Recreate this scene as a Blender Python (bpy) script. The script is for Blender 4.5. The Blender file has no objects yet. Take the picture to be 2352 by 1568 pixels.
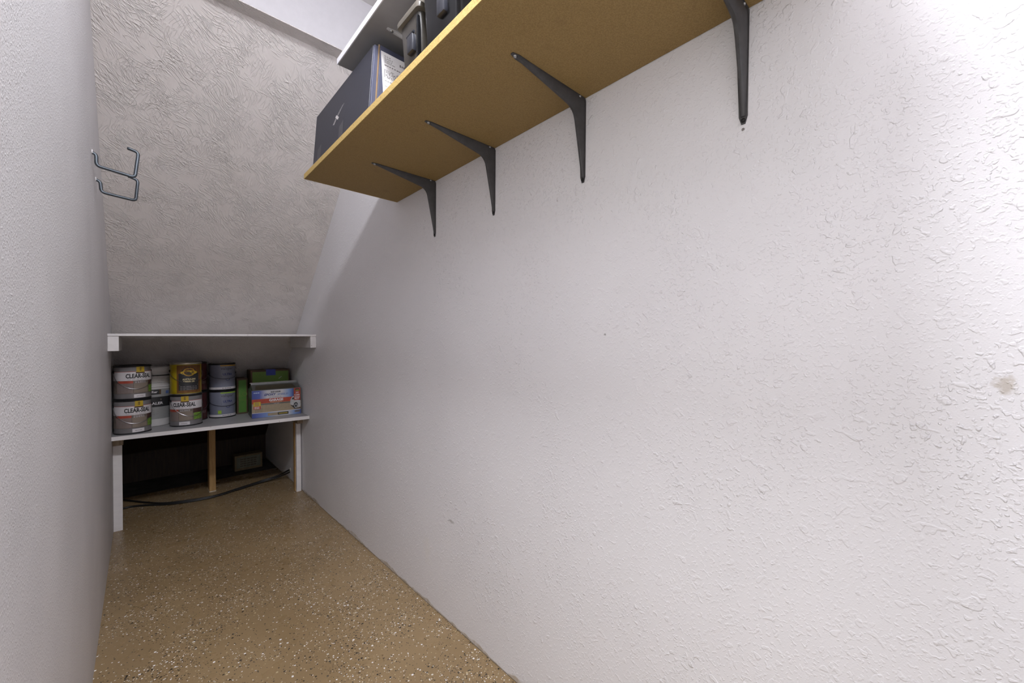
import bpy, bmesh, math, random
from mathutils import Vector, Matrix
random.seed(7)
S = bpy.context.scene
COL = S.collection
R = math.radians

# ------------------------------------------------------------------ camera
cam_d = bpy.data.cameras.new('camera')
cam_d.sensor_fit = 'HORIZONTAL'; cam_d.sensor_width = 36.0; cam_d.lens = 13.912
cam_d.clip_start = 0.01; cam_d.clip_end = 50
cam = bpy.data.objects.new('camera', cam_d); COL.objects.link(cam)
cam.matrix_world = (Matrix.Translation((0, 0, 1.05)) @ Matrix.Rotation(R(-43.256), 4, 'Z')
                    @ Matrix.Rotation(R(90 - 0.058), 4, 'X') @ Matrix.Rotation(R(-0.524), 4, 'Z'))
S.camera = cam

# ------------------------------------------------------------------ light and exposure
W = bpy.data.worlds.new('world'); S.world = W; W.use_nodes = True
bg = W.node_tree.nodes['Background']
bg.inputs[0].default_value = (1.0, 0.98, 0.965, 1); bg.inputs[1].default_value = 1.08
LAMP_POWER = 232.0                                # emission strength of the ceiling lamp's diffuser
portal_d = bpy.data.lights.new('doorway_portal', 'AREA'); portal_d.shape = 'RECTANGLE'
portal_d.size = 0.94; portal_d.size_y = 2.04; portal_d.cycles.is_portal = True
portal = bpy.data.objects.new('doorway_portal', portal_d); COL.objects.link(portal)
portal.matrix_world = Matrix.Translation((-0.24, 0.15, 1.02)) @ Matrix.Rotation(R(-90), 4, 'Y') @ Matrix.Rotation(R(90), 4, 'Z')
vs = S.view_settings
vs.view_transform = 'Standard'; vs.look = 'None'; vs.gamma = 1; vs.use_curve_mapping = False
vs.exposure = 0.07

# ------------------------------------------------------------------ dimensions (metres)
XL, XR = -0.1147, 0.8355        # inner faces of the two long walls
SY, SM = 3.265, 0.8913          # sloped ceiling: z = 1.05 + SM*(SY - y)
def zslope(y): return 1.05 + SM*(SY - y)
YH, ZH = 1.826, 2.333           # where the slope meets the header soffit
YF = 1.766                      # header face
ZC = 2.602                      # flat ceiling
YFRONT = -0.75

# ------------------------------------------------------------------ helpers
def setp(o, label=None, cat=None, group=None, kind=None):
    if label: o['label'] = label
    if cat: o['category'] = cat
    if group: o['group'] = group
    if kind: o['kind'] = kind
    return o

def thing(name, label, cat, loc=(0, 0, 0), rz=0.0, group=None):
    o = bpy.data.objects.new(name, None); COL.objects.link(o)
    o.empty_display_size = 0.05
    o.location = loc; o.rotation_euler = (0, 0, rz)
    return setp(o, label, cat, group)

def obj(name, bm, m, parent=None, smooth=False, label=None):
    me = bm; me.name = name
    if m and not (len(me.materials) and me.materials[0] == m):
        if len(me.materials): me = me.copy(); me.materials.clear()
        me.materials.append(m)
    if smooth:
        for p in me.polygons: p.use_smooth = True
        try: me.set_sharp_from_angle(angle=R(40))
        except Exception: pass
    o = bpy.data.objects.new(name, me); COL.objects.link(o)
    if parent: o.parent = parent
    if label: o['label'] = label
    return o

def mk(verts, faces, recalc=True):
    me = bpy.data.meshes.new('m'); me.from_pydata([tuple(v) for v in verts], [], faces); me.update()
    if recalc:
        b = bmesh.new(); b.from_mesh(me); bmesh.ops.recalc_face_normals(b, faces=b.faces[:]); b.to_mesh(me); b.free()
    return me

def join(ms):
    V = []; F = []
    for m in ms:
        k = len(V); V += [tuple(v.co) for v in m.vertices]; F += [[i + k for i in p.vertices] for p in m.polygons]
        bpy.data.meshes.remove(m)
    return mk(V, F, False)

def box(x0, x1, y0, y1, z0, z1, bevel=0.0, seg=2):
    b = bmesh.new()
    bmesh.ops.create_cube(b, size=1, matrix=Matrix.Translation(((x0+x1)/2, (y0+y1)/2, (z0+z1)/2)) @ Matrix.Diagonal((x1-x0, y1-y0, z1-z0, 1)))
    if bevel: bmesh.ops.bevel(b, geom=b.edges[:], offset=bevel, segments=seg, profile=0.5, affect='EDGES')
    me = bpy.data.meshes.new('m'); b.to_mesh(me); b.free(); return me

def prism(poly, axis, a0, a1, bevel=0.0):
    """poly: 2D points in the plane across axis ('x': (y,z), 'y': (x,z), 'z': (x,y))"""
    n = len(poly); V = []
    for a in (a0, a1):
        for p, q in poly:
            V.append({'x': (a, p, q), 'y': (p, a, q), 'z': (p, q, a)}[axis])
    F = [list(range(n)), list(range(n, 2*n))] + [[i, (i+1) % n, n+(i+1) % n, n+i] for i in range(n)]
    me = mk(V, F)
    if bevel:
        b = bmesh.new(); b.from_mesh(me); bmesh.ops.bevel(b, geom=b.edges[:], offset=bevel, segments=2, profile=0.5, affect='EDGES')
        b.to_mesh(me); b.free()
    return me

def lathe(prof, n=48, a0=0.0, a1=2*math.pi, close=True):
    V = []; F = []; k = len(prof)
    full = close
    cols = n if full else n+1
    for i in range(cols):
        t = a0 + (a1-a0)*i/n
        for r, z in prof: V.append((r*math.sin(t), -r*math.cos(t), z))
    for i in range(n):
        j = (i+1) % cols
        for q in range(k-1): F.append([i*k+q, j*k+q, j*k+q+1, i*k+q+1])
    return mk(V, F)

def tube(pts, r, n=8, caps=True):
    pts = [Vector(p) for p in pts]; V = []; F = []
    up = None
    for i, p in enumerate(pts):
        d = (pts[min(i+1, len(pts)-1)] - pts[max(i-1, 0)]).normalized()
        if up is None:
            up = d.orthogonal().normalized()
        else:
            up = (up - d*up.dot(d)).normalized()
        s = d.cross(up)
        for k in range(n):
            t = 2*math.pi*k/n; V.append(p + up*(r*math.cos(t)) + s*(r*math.sin(t)))
    for i in range(len(pts)-1):
        for k in range(n): F.append([i*n+k, i*n+(k+1) % n, (i+1)*n+(k+1) % n, (i+1)*n+k])
    if caps: F += [list(range(n)), list(range((len(pts)-1)*n, len(pts)*n))]
    return mk(V, F)

def smooth_path(pts, rad, seg=6):
    """polyline with rounded corners"""
    pts = [Vector(p) for p in pts]; out = [pts[0]]
    for i in range(1, len(pts)-1):
        a, b, c = pts[i-1], pts[i], pts[i+1]
        r = min(rad, (a-b).length*.45, (c-b).length*.45)
        p, q = b + (a-b).normalized()*r, b + (c-b).normalized()*r
        for k in range(seg+1):
            t = k/seg; out.append(p*(1-t)**2 + b*2*t*(1-t) + q*t*t)
    out.append(pts[-1]); return out

def catmull(pts, seg=10):
    pts = [Vector(p) for p in pts]; P = [pts[0]*2-pts[1]] + pts + [pts[-1]*2-pts[-2]]; out = []
    for i in range(1, len(P)-2):
        for k in range(seg):
            t = k/seg; a, b, c, d = P[i-1], P[i], P[i+1], P[i+2]
            out.append(0.5*((2*b) + (c-a)*t + (2*a-5*b+4*c-d)*t*t + (3*b-a-3*c+d)*t**3))
    out.append(pts[-1]); return out

def text2d(body, size, bold=0.0, width=None, shear=0.0):
    """flat text mesh, centred on the origin, in XY"""
    c = bpy.data.curves.new('t', 'FONT'); c.body = body; c.size = size; c.align_x = 'CENTER'; c.align_y = 'CENTER'
    c.resolution_u = 2; c.offset = bold; c.fill_mode = 'FRONT'; c.shear = shear
    o = bpy.data.objects.new('t', c); COL.objects.link(o)
    bpy.context.view_layer.update()
    dg = bpy.context.evaluated_depsgraph_get()
    me = bpy.data.meshes.new_from_object(o.evaluated_get(dg))
    bpy.data.objects.remove(o); bpy.data.curves.remove(c)
    if width and len(me.vertices):
        xs = [v.co.x for v in me.vertices]; w = max(xs)-min(xs); mid = (max(xs)+min(xs))/2
        for v in me.vertices: v.co.x = (v.co.x-mid)*width/w
    return me

def bars2d(rects):
    V = []; F = []
    for x0, x1, y0, y1 in rects:
        k = len(V); V += [(x0, y0, 0), (x1, y0, 0), (x1, y1, 0), (x0, y1, 0)]; F.append([k, k+1, k+2, k+3])
    return mk(V, F, False)

def poly2d(pts): return mk([(x, y, 0) for x, y in pts], [list(range(len(pts)))], False)
def disc2d(cx, cy, rx, ry, n=28, hole=0.0):
    if hole:
        V = []; F = []
        for i in range(n):
            t = 2*math.pi*i/n
            V += [(cx+rx*math.cos(t), cy+ry*math.sin(t), 0), (cx+rx*hole*math.cos(t), cy+ry*hole*math.sin(t), 0)]
        for i in range(n):
            j = (i+1) % n; F.append([2*i, 2*j, 2*j+1, 2*i+1])
        return mk(V, F, False)
    return poly2d([(cx+rx*math.cos(2*math.pi*i/n), cy+ry*math.sin(2*math.pi*i/n)) for i in range(n)])

def wrap(me, r, th0, z0):
    """bend a flat mesh (x,y) around a can of radius r, centred at angle th0 and height z0"""
    for v in me.vertices:
        t = th0 + v.co.x/r; z = z0 + v.co.y
        v.co = (r*math.sin(t), -r*math.cos(t), z)
    return me

def cpatch(r, a0, a1, z0, z1, n=None):
    n = n or max(2, int(abs(a1-a0)/R(6)))
    return lathe([(r, z0), (r, z1)], n, R(0)+a0, a1, close=False)

def place(me, o, ux, uy):
    """flat mesh (x,y) to 3D: o + x*ux + y*uy"""
    o, ux, uy = Vector(o), Vector(ux), Vector(uy)
    for v in me.vertices: v.co = o + ux*v.co.x + uy*v.co.y
    return me

# ------------------------------------------------------------------ materials
class NT:
    def __init__(s, name):
        s.m = bpy.data.materials.new(name); s.m.use_nodes = True; s.t = s.m.node_tree
        s.p = s.t.nodes['Principled BSDF']; s.co = s.n('ShaderNodeTexCoord').outputs['Object']
    def n(s, typ, **k):
        x = s.t.nodes.new(typ)
        for a, b in k.items(): setattr(x, a, b)
        return x
    def l(s, a, b): s.t.links.new(a, b)
    def val(s, sock, v):
        if hasattr(v, 'links') or isinstance(v, bpy.types.NodeSocket): s.l(v, sock)
        else: sock.default_value = v
    def math(s, op, a, b=0.0, c=0.0, clamp=False):
        x = s.n('ShaderNodeMath', operation=op, use_clamp=clamp)
        for i, v in enumerate((a, b, c)): s.val(x.inputs[i], v)
        return x.outputs[0]
    def mr(s, v, a, b, c=0.0, d=1.0, interp='SMOOTHSTEP'):
        x = s.n('ShaderNodeMapRange', interpolation_type=interp)
        s.val(x.inputs[0], v)
        for i, q in zip((1, 2, 3, 4), (a, b, c, d)): s.val(x.inputs[i], q)
        return x.outputs[0]
    def noise(s, scale, detail=2.0, rough=0.5, vec=None, dist=0.0, out=0):
        x = s.n('ShaderNodeTexNoise'); x.inputs['Scale'].default_value = scale; x.inputs['Detail'].default_value = detail
        x.inputs['Roughness'].default_value = rough; x.inputs['Distortion'].default_value = dist
        s.l(vec or s.co, x.inputs['Vector']); return x.outputs[out]
    def vor(s, scale, vec=None, feature='F1', dist='EUCLIDEAN'):
        x = s.n('ShaderNodeTexVoronoi', feature=feature, distance=dist); x.inputs['Scale'].default_value = scale
        s.l(vec or s.co, x.inputs['Vector']); return x
    def mapping(s, scale=(1, 1, 1), rot=(0, 0, 0), loc=(0, 0, 0), vec=None):
        x = s.n('ShaderNodeMapping'); x.inputs['Scale'].default_value = scale; x.inputs['Rotation'].default_value = rot
        x.inputs['Location'].default_value = loc; s.l(vec or s.co, x.inputs['Vector']); return x.outputs[0]
    def mix(s, f, a, b):
        x = s.n('ShaderNodeMix', data_type='RGBA'); s.val(x.inputs[0], f)
        for i, v in ((6, a), (7, b)):
            if isinstance(v, bpy.types.NodeSocket): s.l(v, x.inputs[i])
            else: x.inputs[i].default_value = (*v[:3], 1)
        return x.outputs[2]
    def bump(s, h, dist=0.001, strength=1.0):
        x = s.n('ShaderNodeBump'); x.inputs['Strength'].default_value = strength; x.inputs['Distance'].default_value = dist
        s.l(h, x.inputs['Height']); s.l(x.outputs[0], s.p.inputs['Normal'])
    def color(s, c):
        if isinstance(c, bpy.types.NodeSocket): s.l(c, s.p.inputs['Base Color'])
        else: s.p.inputs['Base Color'].default_value = (*c[:3], 1)
    def rough(s, r): s.val(s.p.inputs['Roughness'], r)

def srgb(r, g, b):
    f = lambda v: ((v/255+.055)/1.055)**2.4 if v > 10 else v/255/12.92
    return (f(r), f(g), f(b))

def simple(name, c, rough=0.5, metal=0.0, var=0.12, scale=30.0, bump=0.0, bscale=200.0, spec=None):
    t = NT(name)
    n = t.noise(scale, 3)
    t.color(t.mix(t.mr(n, .3, .7), tuple(v*(1-var) for v in c), tuple(min(1, v*(1+var)) for v in c)))
    t.rough(rough); t.p.inputs['Metallic'].default_value = metal
    if spec is not None: t.p.inputs['Specular IOR Level'].default_value = spec
    if bump: t.bump(t.noise(bscale, 2), bump)
    return t.m

def spot(t, c, r, nscale=120.0, soft=0.5):
    """mask of a stain at world point c with radii r (objects have identity transforms)"""
    g = t.n('ShaderNodeVectorMath', operation='SUBTRACT'); t.l(t.co, g.inputs[0]); g.inputs[1].default_value = c
    d = t.n('ShaderNodeVectorMath', operation='DIVIDE'); t.l(g.outputs[0], d.inputs[0]); d.inputs[1].default_value = r
    ln = t.n('ShaderNodeVectorMath', operation='LENGTH'); t.l(d.outputs[0], ln.inputs[0])
    v = t.math('ADD', ln.outputs['Value'], t.math('MULTIPLY', t.math('SUBTRACT', t.noise(nscale, 3), .5), 1.6))
    return t.mr(v, 1.0-soft, 1.0+soft*.3, 1.0, 0.0)

PAINT = (0.66, 0.63, 0.615)
def wall_right_mat():
    t = NT('orange_peel_paint')
    fine = t.noise(420, 2, .5)
    small = t.mr(t.noise(185, 1.0, .4, dist=.25), .54, .70)
    mid = t.mr(t.noise(95, 1.0, .4, dist=.4), .63, .72)
    big = t.mr(t.noise(42, .5, .3, dist=.3), .70, .745)
    dens = t.mr(t.noise(3.0, 2), .35, .65, .45, 1.0)
    drops = t.math('ADD', t.math('MULTIPLY', small, .55), t.math('ADD', t.math('MULTIPLY', mid, .8), t.math('MULTIPLY', big, .9)))
    h = t.math('ADD', t.math('MULTIPLY', fine, .18), t.math('MULTIPLY', drops, dens))
    t.bump(h, 0.0011, 1.0)
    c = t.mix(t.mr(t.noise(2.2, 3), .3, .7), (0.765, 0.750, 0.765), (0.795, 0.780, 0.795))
    # brown stain, scuffs and the floor coating brushed up the foot of the wall
    c = t.mix(t.math('MULTIPLY', spot(t, (XR, -0.066, .985), (.05, .011, .013)), .55), c, (0.36, 0.29, 0.20))
    c = t.mix(t.math('MULTIPLY', spot(t, (XR, 1.225, .384), (.05, .022, .006)), .5), c, (0.25, 0.23, 0.21))
    c = t.mix(t.math('MULTIPLY', spot(t, (XR, 0.244, 1.447), (.05, .003, .003)), .8), c, (0.08, 0.06, 0.05))
    c = t.mix(t.math('MULTIPLY', spot(t, (XR, 0.553, 1.064), (.05, .004, .003)), .6), c, (0.1, 0.08, 0.07))
    c = t.mix(t.math('MULTIPLY', spot(t, (XR, 1.40, .215), (.05, .03, .06)), .25), c, (0.80, 0.76, 0.70))
    sep = t.n('ShaderNodeSeparateXYZ'); t.l(t.co, sep.inputs[0])
    yv = t.mapping((0.01, 1, 0.15))
    edge = t.math('ADD', .005, t.math('MULTIPLY', t.mr(t.noise(2.2, 4, .7, vec=yv), .40, .72), .026))
    foot = t.math('MULTIPLY', t.mr(t.math('SUBTRACT', sep.outputs[2], edge), -.004, .002, 1, 0), t.mr(t.noise(30, 4, .6, vec=t.mapping((.1, 1, .3))), .3, .6, .35, 1))
    c = t.mix(t.math('MULTIPLY', foot, .75), c, (0.40, 0.32, 0.22))
    c = t.mix(t.mr(sep.outputs[2], .001, .0045, .8, 0), c, (0.13, 0.10, 0.065))
    t.color(c); t.rough(0.42); t.p.inputs['Specular IOR Level'].default_value = .35
    return t.m

def wall_left_mat():
    t = NT('sand_texture_paint')
    h = t.math('ADD', t.math('MULTIPLY', t.noise(330, 2, .6), .7), t.math('MULTIPLY', t.mr(t.noise(190, 1.5), .54, .72), .5))
    t.bump(h, 0.0008)
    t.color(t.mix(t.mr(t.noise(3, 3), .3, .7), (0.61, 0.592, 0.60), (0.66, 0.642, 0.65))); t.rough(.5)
    return t.m

def slope_mat():
    t = NT('slap_brush_ceiling')
    sw = t.n('ShaderNodeVectorMath', operation='ADD')
    wv = t.n('ShaderNodeVectorMath', operation='SCALE'); wv.inputs['Scale'].default_value = .10
    wn = t.n('ShaderNodeTexNoise'); wn.inputs['Scale'].default_value = 4.2; wn.inputs['Detail'].default_value = 2
    t.l(t.co, wn.inputs['Vector']); t.l(wn.outputs['Color'], wv.inputs[0]); t.l(t.co, sw.inputs[0]); t.l(wv.outputs[0], sw.inputs[1])
    def strokes(ang, sc, off):
        v = t.mapping((1, .20, 1), (0, 0, 0), (off, 0, 0), vec=t.mapping((1, 1, 1), (0, 0, ang), vec=t.mapping((1, 1.34, 0), vec=sw.outputs[0])))
        n = t.noise(sc, 1.5, .5, vec=v)
        return t.mr(t.math('ABSOLUTE', t.math('SUBTRACT', n, .5)), 0.0, .055, 1.0, 0.0)
    def patches(sc, off): return t.mr(t.noise(sc, 1.5, vec=t.mapping(loc=(off, off, 0))),   .45, .56)
    h = t.math('MULTIPLY', t.noise(70, 3), .5)
    for ang, sc, ps, off, wt in ((R(48), 78, 10, 0, 1.0), (R(72), 74, 11, 3.1, .9), (R(-20), 84, 12, 7.7, .6), (R(25), 70, 9, 11.3, .7)):
        h = t.math('ADD', h, t.math('MULTIPLY', t.math('MULTIPLY', strokes(ang, sc, off), patches(ps, off)), wt))
    t.bump(h, 0.0015)
    c = t.mix(t.mr(t.noise(2.5, 3), .3, .7), (0.655, 0.61, 0.58), (0.70, 0.655, 0.625))
    t.color(c); t.rough(.6)
    return t.m

def floor_mat():
    t = NT('epoxy_flake_floor')
    base = t.mix(t.mr(t.noise(1.8, 3), .3, .7), (0.245, 0.166, 0.083), (0.29, 0.20, 0.104))
    dens = t.mr(t.noise(4.5, 3, .55), .34, .68, .12, .62)
    c = base
    for sc, sz, k in ((95, .36, .55), (150, .40, .9), (230, .42, 1.0)):
        v = t.vor(sc, dist='CHEBYCHEV', vec=t.mapping((1, 1, 0), (0, 0, .4*k)))
        sp = t.n('ShaderNodeSeparateColor'); t.l(v.outputs['Color'], sp.inputs[0])
        pres = t.math('LESS_THAN', sp.outputs[0], t.math('MULTIPLY', dens, k*.95))
        inside = t.math('LESS_THAN', v.outputs['Distance'], t.math('MULTIPLY_ADD', sp.outputs[2], sz*.6, sz*.25))
        rp = t.n('ShaderNodeValToRGB'); rp.color_ramp.interpolation = 'CONSTANT'
        e = rp.color_ramp.elements; e[0].position = 0; e[0].color = (.018, .015, .012, 1)
        e[1].position = .34; e[1].color = (.065, .045, .028, 1)
        for pos, cc in ((.56, (.62, .58, .50, 1)), (.70, (.84, .82, .82, 1)), (.88, (.50, .40, .24, 1))):
            q = e.new(pos); q.color = cc
        t.l(sp.outputs[1], rp.inputs[0])
        c = t.mix(t.math('MULTIPLY', pres, inside), c, rp.outputs[0])
    t.color(c); t.rough(t.mr(t.noise(9, 3), .3, .7, .26, .40))
    t.bump(t.noise(45, 2), .0006)
    return t.m

def core_mat():
    t = NT('chip_core')
    v = t.vor(420); c = t.mix(v.outputs['Color'], (0.42, 0.285, 0.085), (0.55, 0.395, 0.14))
    c = t.mix(t.mr(t.noise(260, 3), .58, .7), c, (0.33, 0.20, 0.06))
    t.color(c); t.rough(.8); t.bump(t.noise(500, 2), .0006)
    return t.m

def board_mat():
    t = NT('particle_board')
    g = t.noise(420, 3, .6); g2 = t.noise(26, 4, .6)
    c = t.mix(t.mr(g, .3, .7), (0.235, 0.150, 0.050), (0.325, 0.215, 0.078))
    c = t.mix(t.math('MULTIPLY', t.mr(g2, .60, .72), .35), c, (0.20, 0.12, 0.045))
    t.color(c); t.rough(.7); t.bump(t.noise(500, 2), .0004)
    return t.m

def wood_mat(name, a, b):
    t = NT(name)
    v = t.mapping((1, 1, .08)); n = t.noise(70, 4, .6, vec=v, dist=.8)
    c = t.mix(t.mr(n, .3, .7), a, b)
    k = t.vor(7, vec=t.mapping((1, 1, .6))); c = t.mix(t.mr(k.outputs['Distance'], .04, .10, .8, 0), c, tuple(x*.3 for x in a))
    t.color(c); t.rough(.65); t.bump(n, .0005)
    return t.m

def painted_wood(name, c):
    t = NT(name)
    n = t.noise(40, 4, .6, vec=t.mapping((.3, 1, 1)))
    col = t.mix(t.mr(n, .3, .7), tuple(v*.93 for v in c), c)
    col = t.mix(t.mr(t.noise(55, 3), .70, .76), col, (0.30, 0.25, 0.19))
    t.color(col); t.rough(.4); t.bump(n, .0004); return t.m

def gradient_mat(name, axis, stops, lo, hi):
    """printed colour run along an object axis"""
    t = NT(name); sep = t.n('ShaderNodeSeparateXYZ'); t.l(t.co, sep.inputs[0])
    rp = t.n('ShaderNodeValToRGB'); e = rp.color_ramp.elements
    e[0].position = stops[0][0]; e[0].color = (*stops[0][1], 1); e[1].position = stops[-1][0]; e[1].color = (*stops[-1][1], 1)
    for p, c in stops[1:-1]:
        q = e.new(p); q.color = (*c, 1)
    t.l(t.mr(sep.outputs[axis], lo, hi, 0, 1, 'LINEAR'), rp.inputs[0])
    t.color(t.mix(t.math('MULTIPLY', t.noise(90, 2), .06), rp.outputs[0], (0, 0, 0))); t.rough(.35); return t.m

M = dict(
    wall_r=wall_right_mat(), wall_l=wall_left_mat(), slope=slope_mat(), floor=floor_mat(), board=board_mat(), core=core_mat(),
    header=simple('smooth_white_paint', (0.52, 0.505, 0.52), .45, bump=.0003, bscale=120, var=.02),
    ceil=simple('ceiling_paint', (0.64, 0.615, 0.59), .6, bump=.0006, bscale=160, var=.03),
    white=painted_wood('white_painted_wood', (0.72, 0.69, 0.68)),
    melamine=simple('shade_grey_laminate', (0.33, 0.325, 0.33), .35, var=.03, bump=.0001),  # shade under the white upper shelf, put into its board colour
    whiteedge=simple('white_edge_band', (0.78, 0.78, 0.80), .35, var=.02),
    stud=wood_mat('stud_wood', (0.33, 0.19, 0.065), (0.48, 0.30, 0.12)),
    rawend=wood_mat('raw_wood', (0.30, 0.23, 0.16), (0.40, 0.32, 0.23)),
    darkbrown=wood_mat('near_black_brown', (0.030, 0.018, 0.012), (0.055, 0.032, 0.020)),  # near-black brown for the back wall and the slope's lower end
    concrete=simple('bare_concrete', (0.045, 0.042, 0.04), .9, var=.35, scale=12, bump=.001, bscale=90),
    bracket=simple('dark_grey_enamel', (0.052, 0.050, 0.051), .45, var=.12, scale=60, bump=.0001, bscale=300),
    bracket_w=simple('white_enamel', (0.62, 0.62, 0.63), .4),
    zinc=simple('zinc_screw', (0.45, 0.46, 0.47), .35, .9),
    darkscrew=simple('dark_screw', (0.02, 0.02, 0.02), .4, .6),
    steel=simple('blued_steel_wire', (0.085, 0.098, 0.112), .40, .7, bump=.0001),
    navy=simple('navy_carton', (0.019, 0.020, 0.030), .5, var=.08, scale=9, bump=.0001, bscale=90),
    navy_l=simple('navy_carton_end', (0.062, 0.066, 0.105), .55, var=.08, scale=9),
    kraft=simple('kraft_board', (0.25, 0.16, 0.08), .8),
    paper=simple('white_label_paper', (0.86, 0.84, 0.84), .5, var=.02),
    ink=simple('black_ink', (0.018, 0.018, 0.02), .5),
    greyink=simple('grey_ink', (0.22, 0.20, 0.20), .5),
    silver=simple('silver_foil', (0.75, 0.73, 0.72), .3, .5),
    olive=simple('dark_taupe_plastic', (0.042, 0.037, 0.030), .33, var=.06, bump=.0002, bscale=250),
    taupe=simple('taupe_plastic_lid', (0.105, 0.093, 0.075), .38, var=.06, bump=.0002, bscale=250),
    blackp=simple('glossy_black_plastic', (0.007, 0.007, 0.008), .25, var=.1, spec=.3),
    latch=simple('slate_plastic_latch', (0.022, 0.023, 0.030), .35),
    rim_dark=simple('dark_can_rim', (0.02, 0.02, 0.022), .4, .5),
    tin=simple('bright_tin', (0.55, 0.52, 0.46), .28, 1.0),
    wire=simple('wire_bail', (0.35, 0.35, 0.36), .3, 1.0),
    can_grey=simple('label_grey', (0.185, 0.175, 0.178), .35, var=.05),
    can_white=simple('label_white', (0.62, 0.59, 0.60), .35, var=.03),
    can_brown=simple('label_taupe', (0.13, 0.105, 0.088), .4, var=.2, scale=60),
    can_swatch=simple('label_sand', (0.205, 0.165, 0.13), .4, var=.05),
    can_text=simple('label_mauve', (0.20, 0.155, 0.14), .4, var=.05),
    can_red=simple('label_red', (0.36, 0.06, 0.035), .4),
    can_green=simple('label_grass', (0.14, 0.26, 0.035), .45, var=.3, scale=150),
    can_yellow=simple('label_yellow', (0.48, 0.33, 0.02), .4),
    can_dark=simple('label_maroon_dark', (0.06, 0.028, 0.024), .4),
    blueprint=simple('print_light_blue', (0.36, 0.44, 0.60), .4),
    pail=simple('white_pail_plastic', (0.52, 0.50, 0.49), .4, var=.03),
    pail_label=simple('pail_label_grey', (0.26, 0.26, 0.255), .4, var=.05),
    bluep=simple('print_blue', (0.09, 0.14, 0.34), .4),
    cab_yellow=simple('print_golden_yellow', (0.36, 0.265, 0.008), .35),
    cab_wood=wood_mat('print_wood', (0.12, 0.045, 0.008), (0.18, 0.078, 0.016)),
    cream=simple('print_cream', (0.62, 0.53, 0.30), .4),
    maroon=simple('maroon_can', (0.055, 0.010, 0.010), .35),
    slate=simple('slate_blue_label', (0.185, 0.195, 0.255), .38, var=.05, scale=12),
    navyink=simple('navy_ink', (0.035, 0.045, 0.16), .4),
    paleink=simple('pale_grey_ink', (0.06, 0.06, 0.075), .4),
    orange=simple('orange_strip', (0.45, 0.24, 0.02), .4),
    lime=simple('lime_strip', (0.30, 0.48, 0.04), .4),
    green=simple('green_carton', (0.105, 0.19, 0.022), .55, var=.08, scale=14),
    green_d=simple('deep_green_carton', (0.065, 0.185, 0.018), .55, var=.08, scale=14),
    tape=simple('blue_masking_tape', (0.035, 0.055, 0.30), .6),
    brownboard=simple('brown_carton', (0.075, 0.042, 0.02), .7),
    boxdark=simple('print_charcoal', (0.10, 0.10, 0.095), .4),
    boxred=simple('print_brick_red', (0.34, 0.045, 0.022), .4),
    boxtan=simple('print_tan_floor', (0.30, 0.235, 0.155), .4, var=.06, scale=80),
    boxblack=simple('print_black', (0.02, 0.022, 0.026), .4),
    carp=simple('print_car_silver', (0.42, 0.42, 0.42), .35, var=.15, scale=60),
    cable=simple('black_cable_jacket', (0.008, 0.008, 0.008), .5),
    grommet=simple('cream_plaster_bits', (0.60, 0.55, 0.46), .7),
    tanbox=simple('tan_carton', (0.20, 0.15, 0.08), .7),
    boxlabel=simple('grey_green_box_label', (0.17, 0.17, 0.12), .6),
    lampbody=simple('lamp_metal', (0.75, 0.75, 0.75), .4),
)
def emit(name, c, s):
    t = NT(name); t.color((.8, .8, .8)); t.p.inputs['Emission Color'].default_value = (*c, 1); t.p.inputs['Emission Strength'].default_value = s
    return t.m
M['diffuser'] = emit('lamp_diffuser', (0.915, 0.935, 1.0), LAMP_POWER)

# ------------------------------------------------------------------ the setting
def struct(name, me, m, parent=None, smooth=False):
    o = obj(name, me, m, parent, smooth)
    if not parent: o['kind'] = 'structure'
    return o
struct('floor', box(-0.24, 0.95, YFRONT-.12, 3.80, -0.12, 0), M['floor'])
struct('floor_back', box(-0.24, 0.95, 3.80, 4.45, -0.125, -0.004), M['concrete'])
struct('wall_right', box(XR, XR+.12, YFRONT-.12, 4.45, 0, 2.75), M['wall_r'])
D0, D1, DZ = -0.32, 0.62, 2.04         # doorway through the left wall, where the camera stands
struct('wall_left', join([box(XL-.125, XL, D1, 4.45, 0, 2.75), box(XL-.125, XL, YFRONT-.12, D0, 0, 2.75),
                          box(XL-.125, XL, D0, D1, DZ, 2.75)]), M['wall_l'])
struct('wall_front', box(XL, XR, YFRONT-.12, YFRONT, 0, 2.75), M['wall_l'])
struct('wall_back', box(XL, XR, 4.20, 4.32, -0.004, zslope(4.20)), M['darkbrown'])
Ye = 4.45
Yd = 3.82
struct('ceiling_sloped', prism([(YH, ZH), (Yd, zslope(Yd)), (Yd, zslope(Yd)+.15), (YH, ZH+.15)], 'x', XL, XR), M['slope'])
struct('ceiling_sloped_back', prism([(Yd, zslope(Yd)), (Ye, zslope(Ye)), (Ye, zslope(Ye)+.15), (Yd, zslope(Yd)+.15)], 'x', XL, XR), M['darkbrown'])
struct('wall_header', box(XL, XR, YF, YH+.10, ZH, 2.75), M['header'])
# the soffit under the header carries the wall paint of the slope
struct('trim_1', box(XL, XR, YF+.0005, YH+.002, ZH-.003, ZH), M['slope'])
struct('ceiling', box(XL, XR, YFRONT, YF, ZC, ZC+.12), M['ceil'])

# ceiling lamp above the doorway end
lamp = thing('ceiling_lamp', 'round white flush lamp on the flat ceiling', 'lamp', (0.13, 0.30, ZC))
obj('base', lathe([(0, 0), (.15, 0), (.15, -.025), (.135, -.03)], 40), M['lampbody'], lamp, True)
obj('diffuser', lathe([(.135, -.028), (.132, -.05), (.11, -.068), (.06, -.078), (0.0, -.08)], 40), M['diffuser'], lamp, True)

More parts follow.
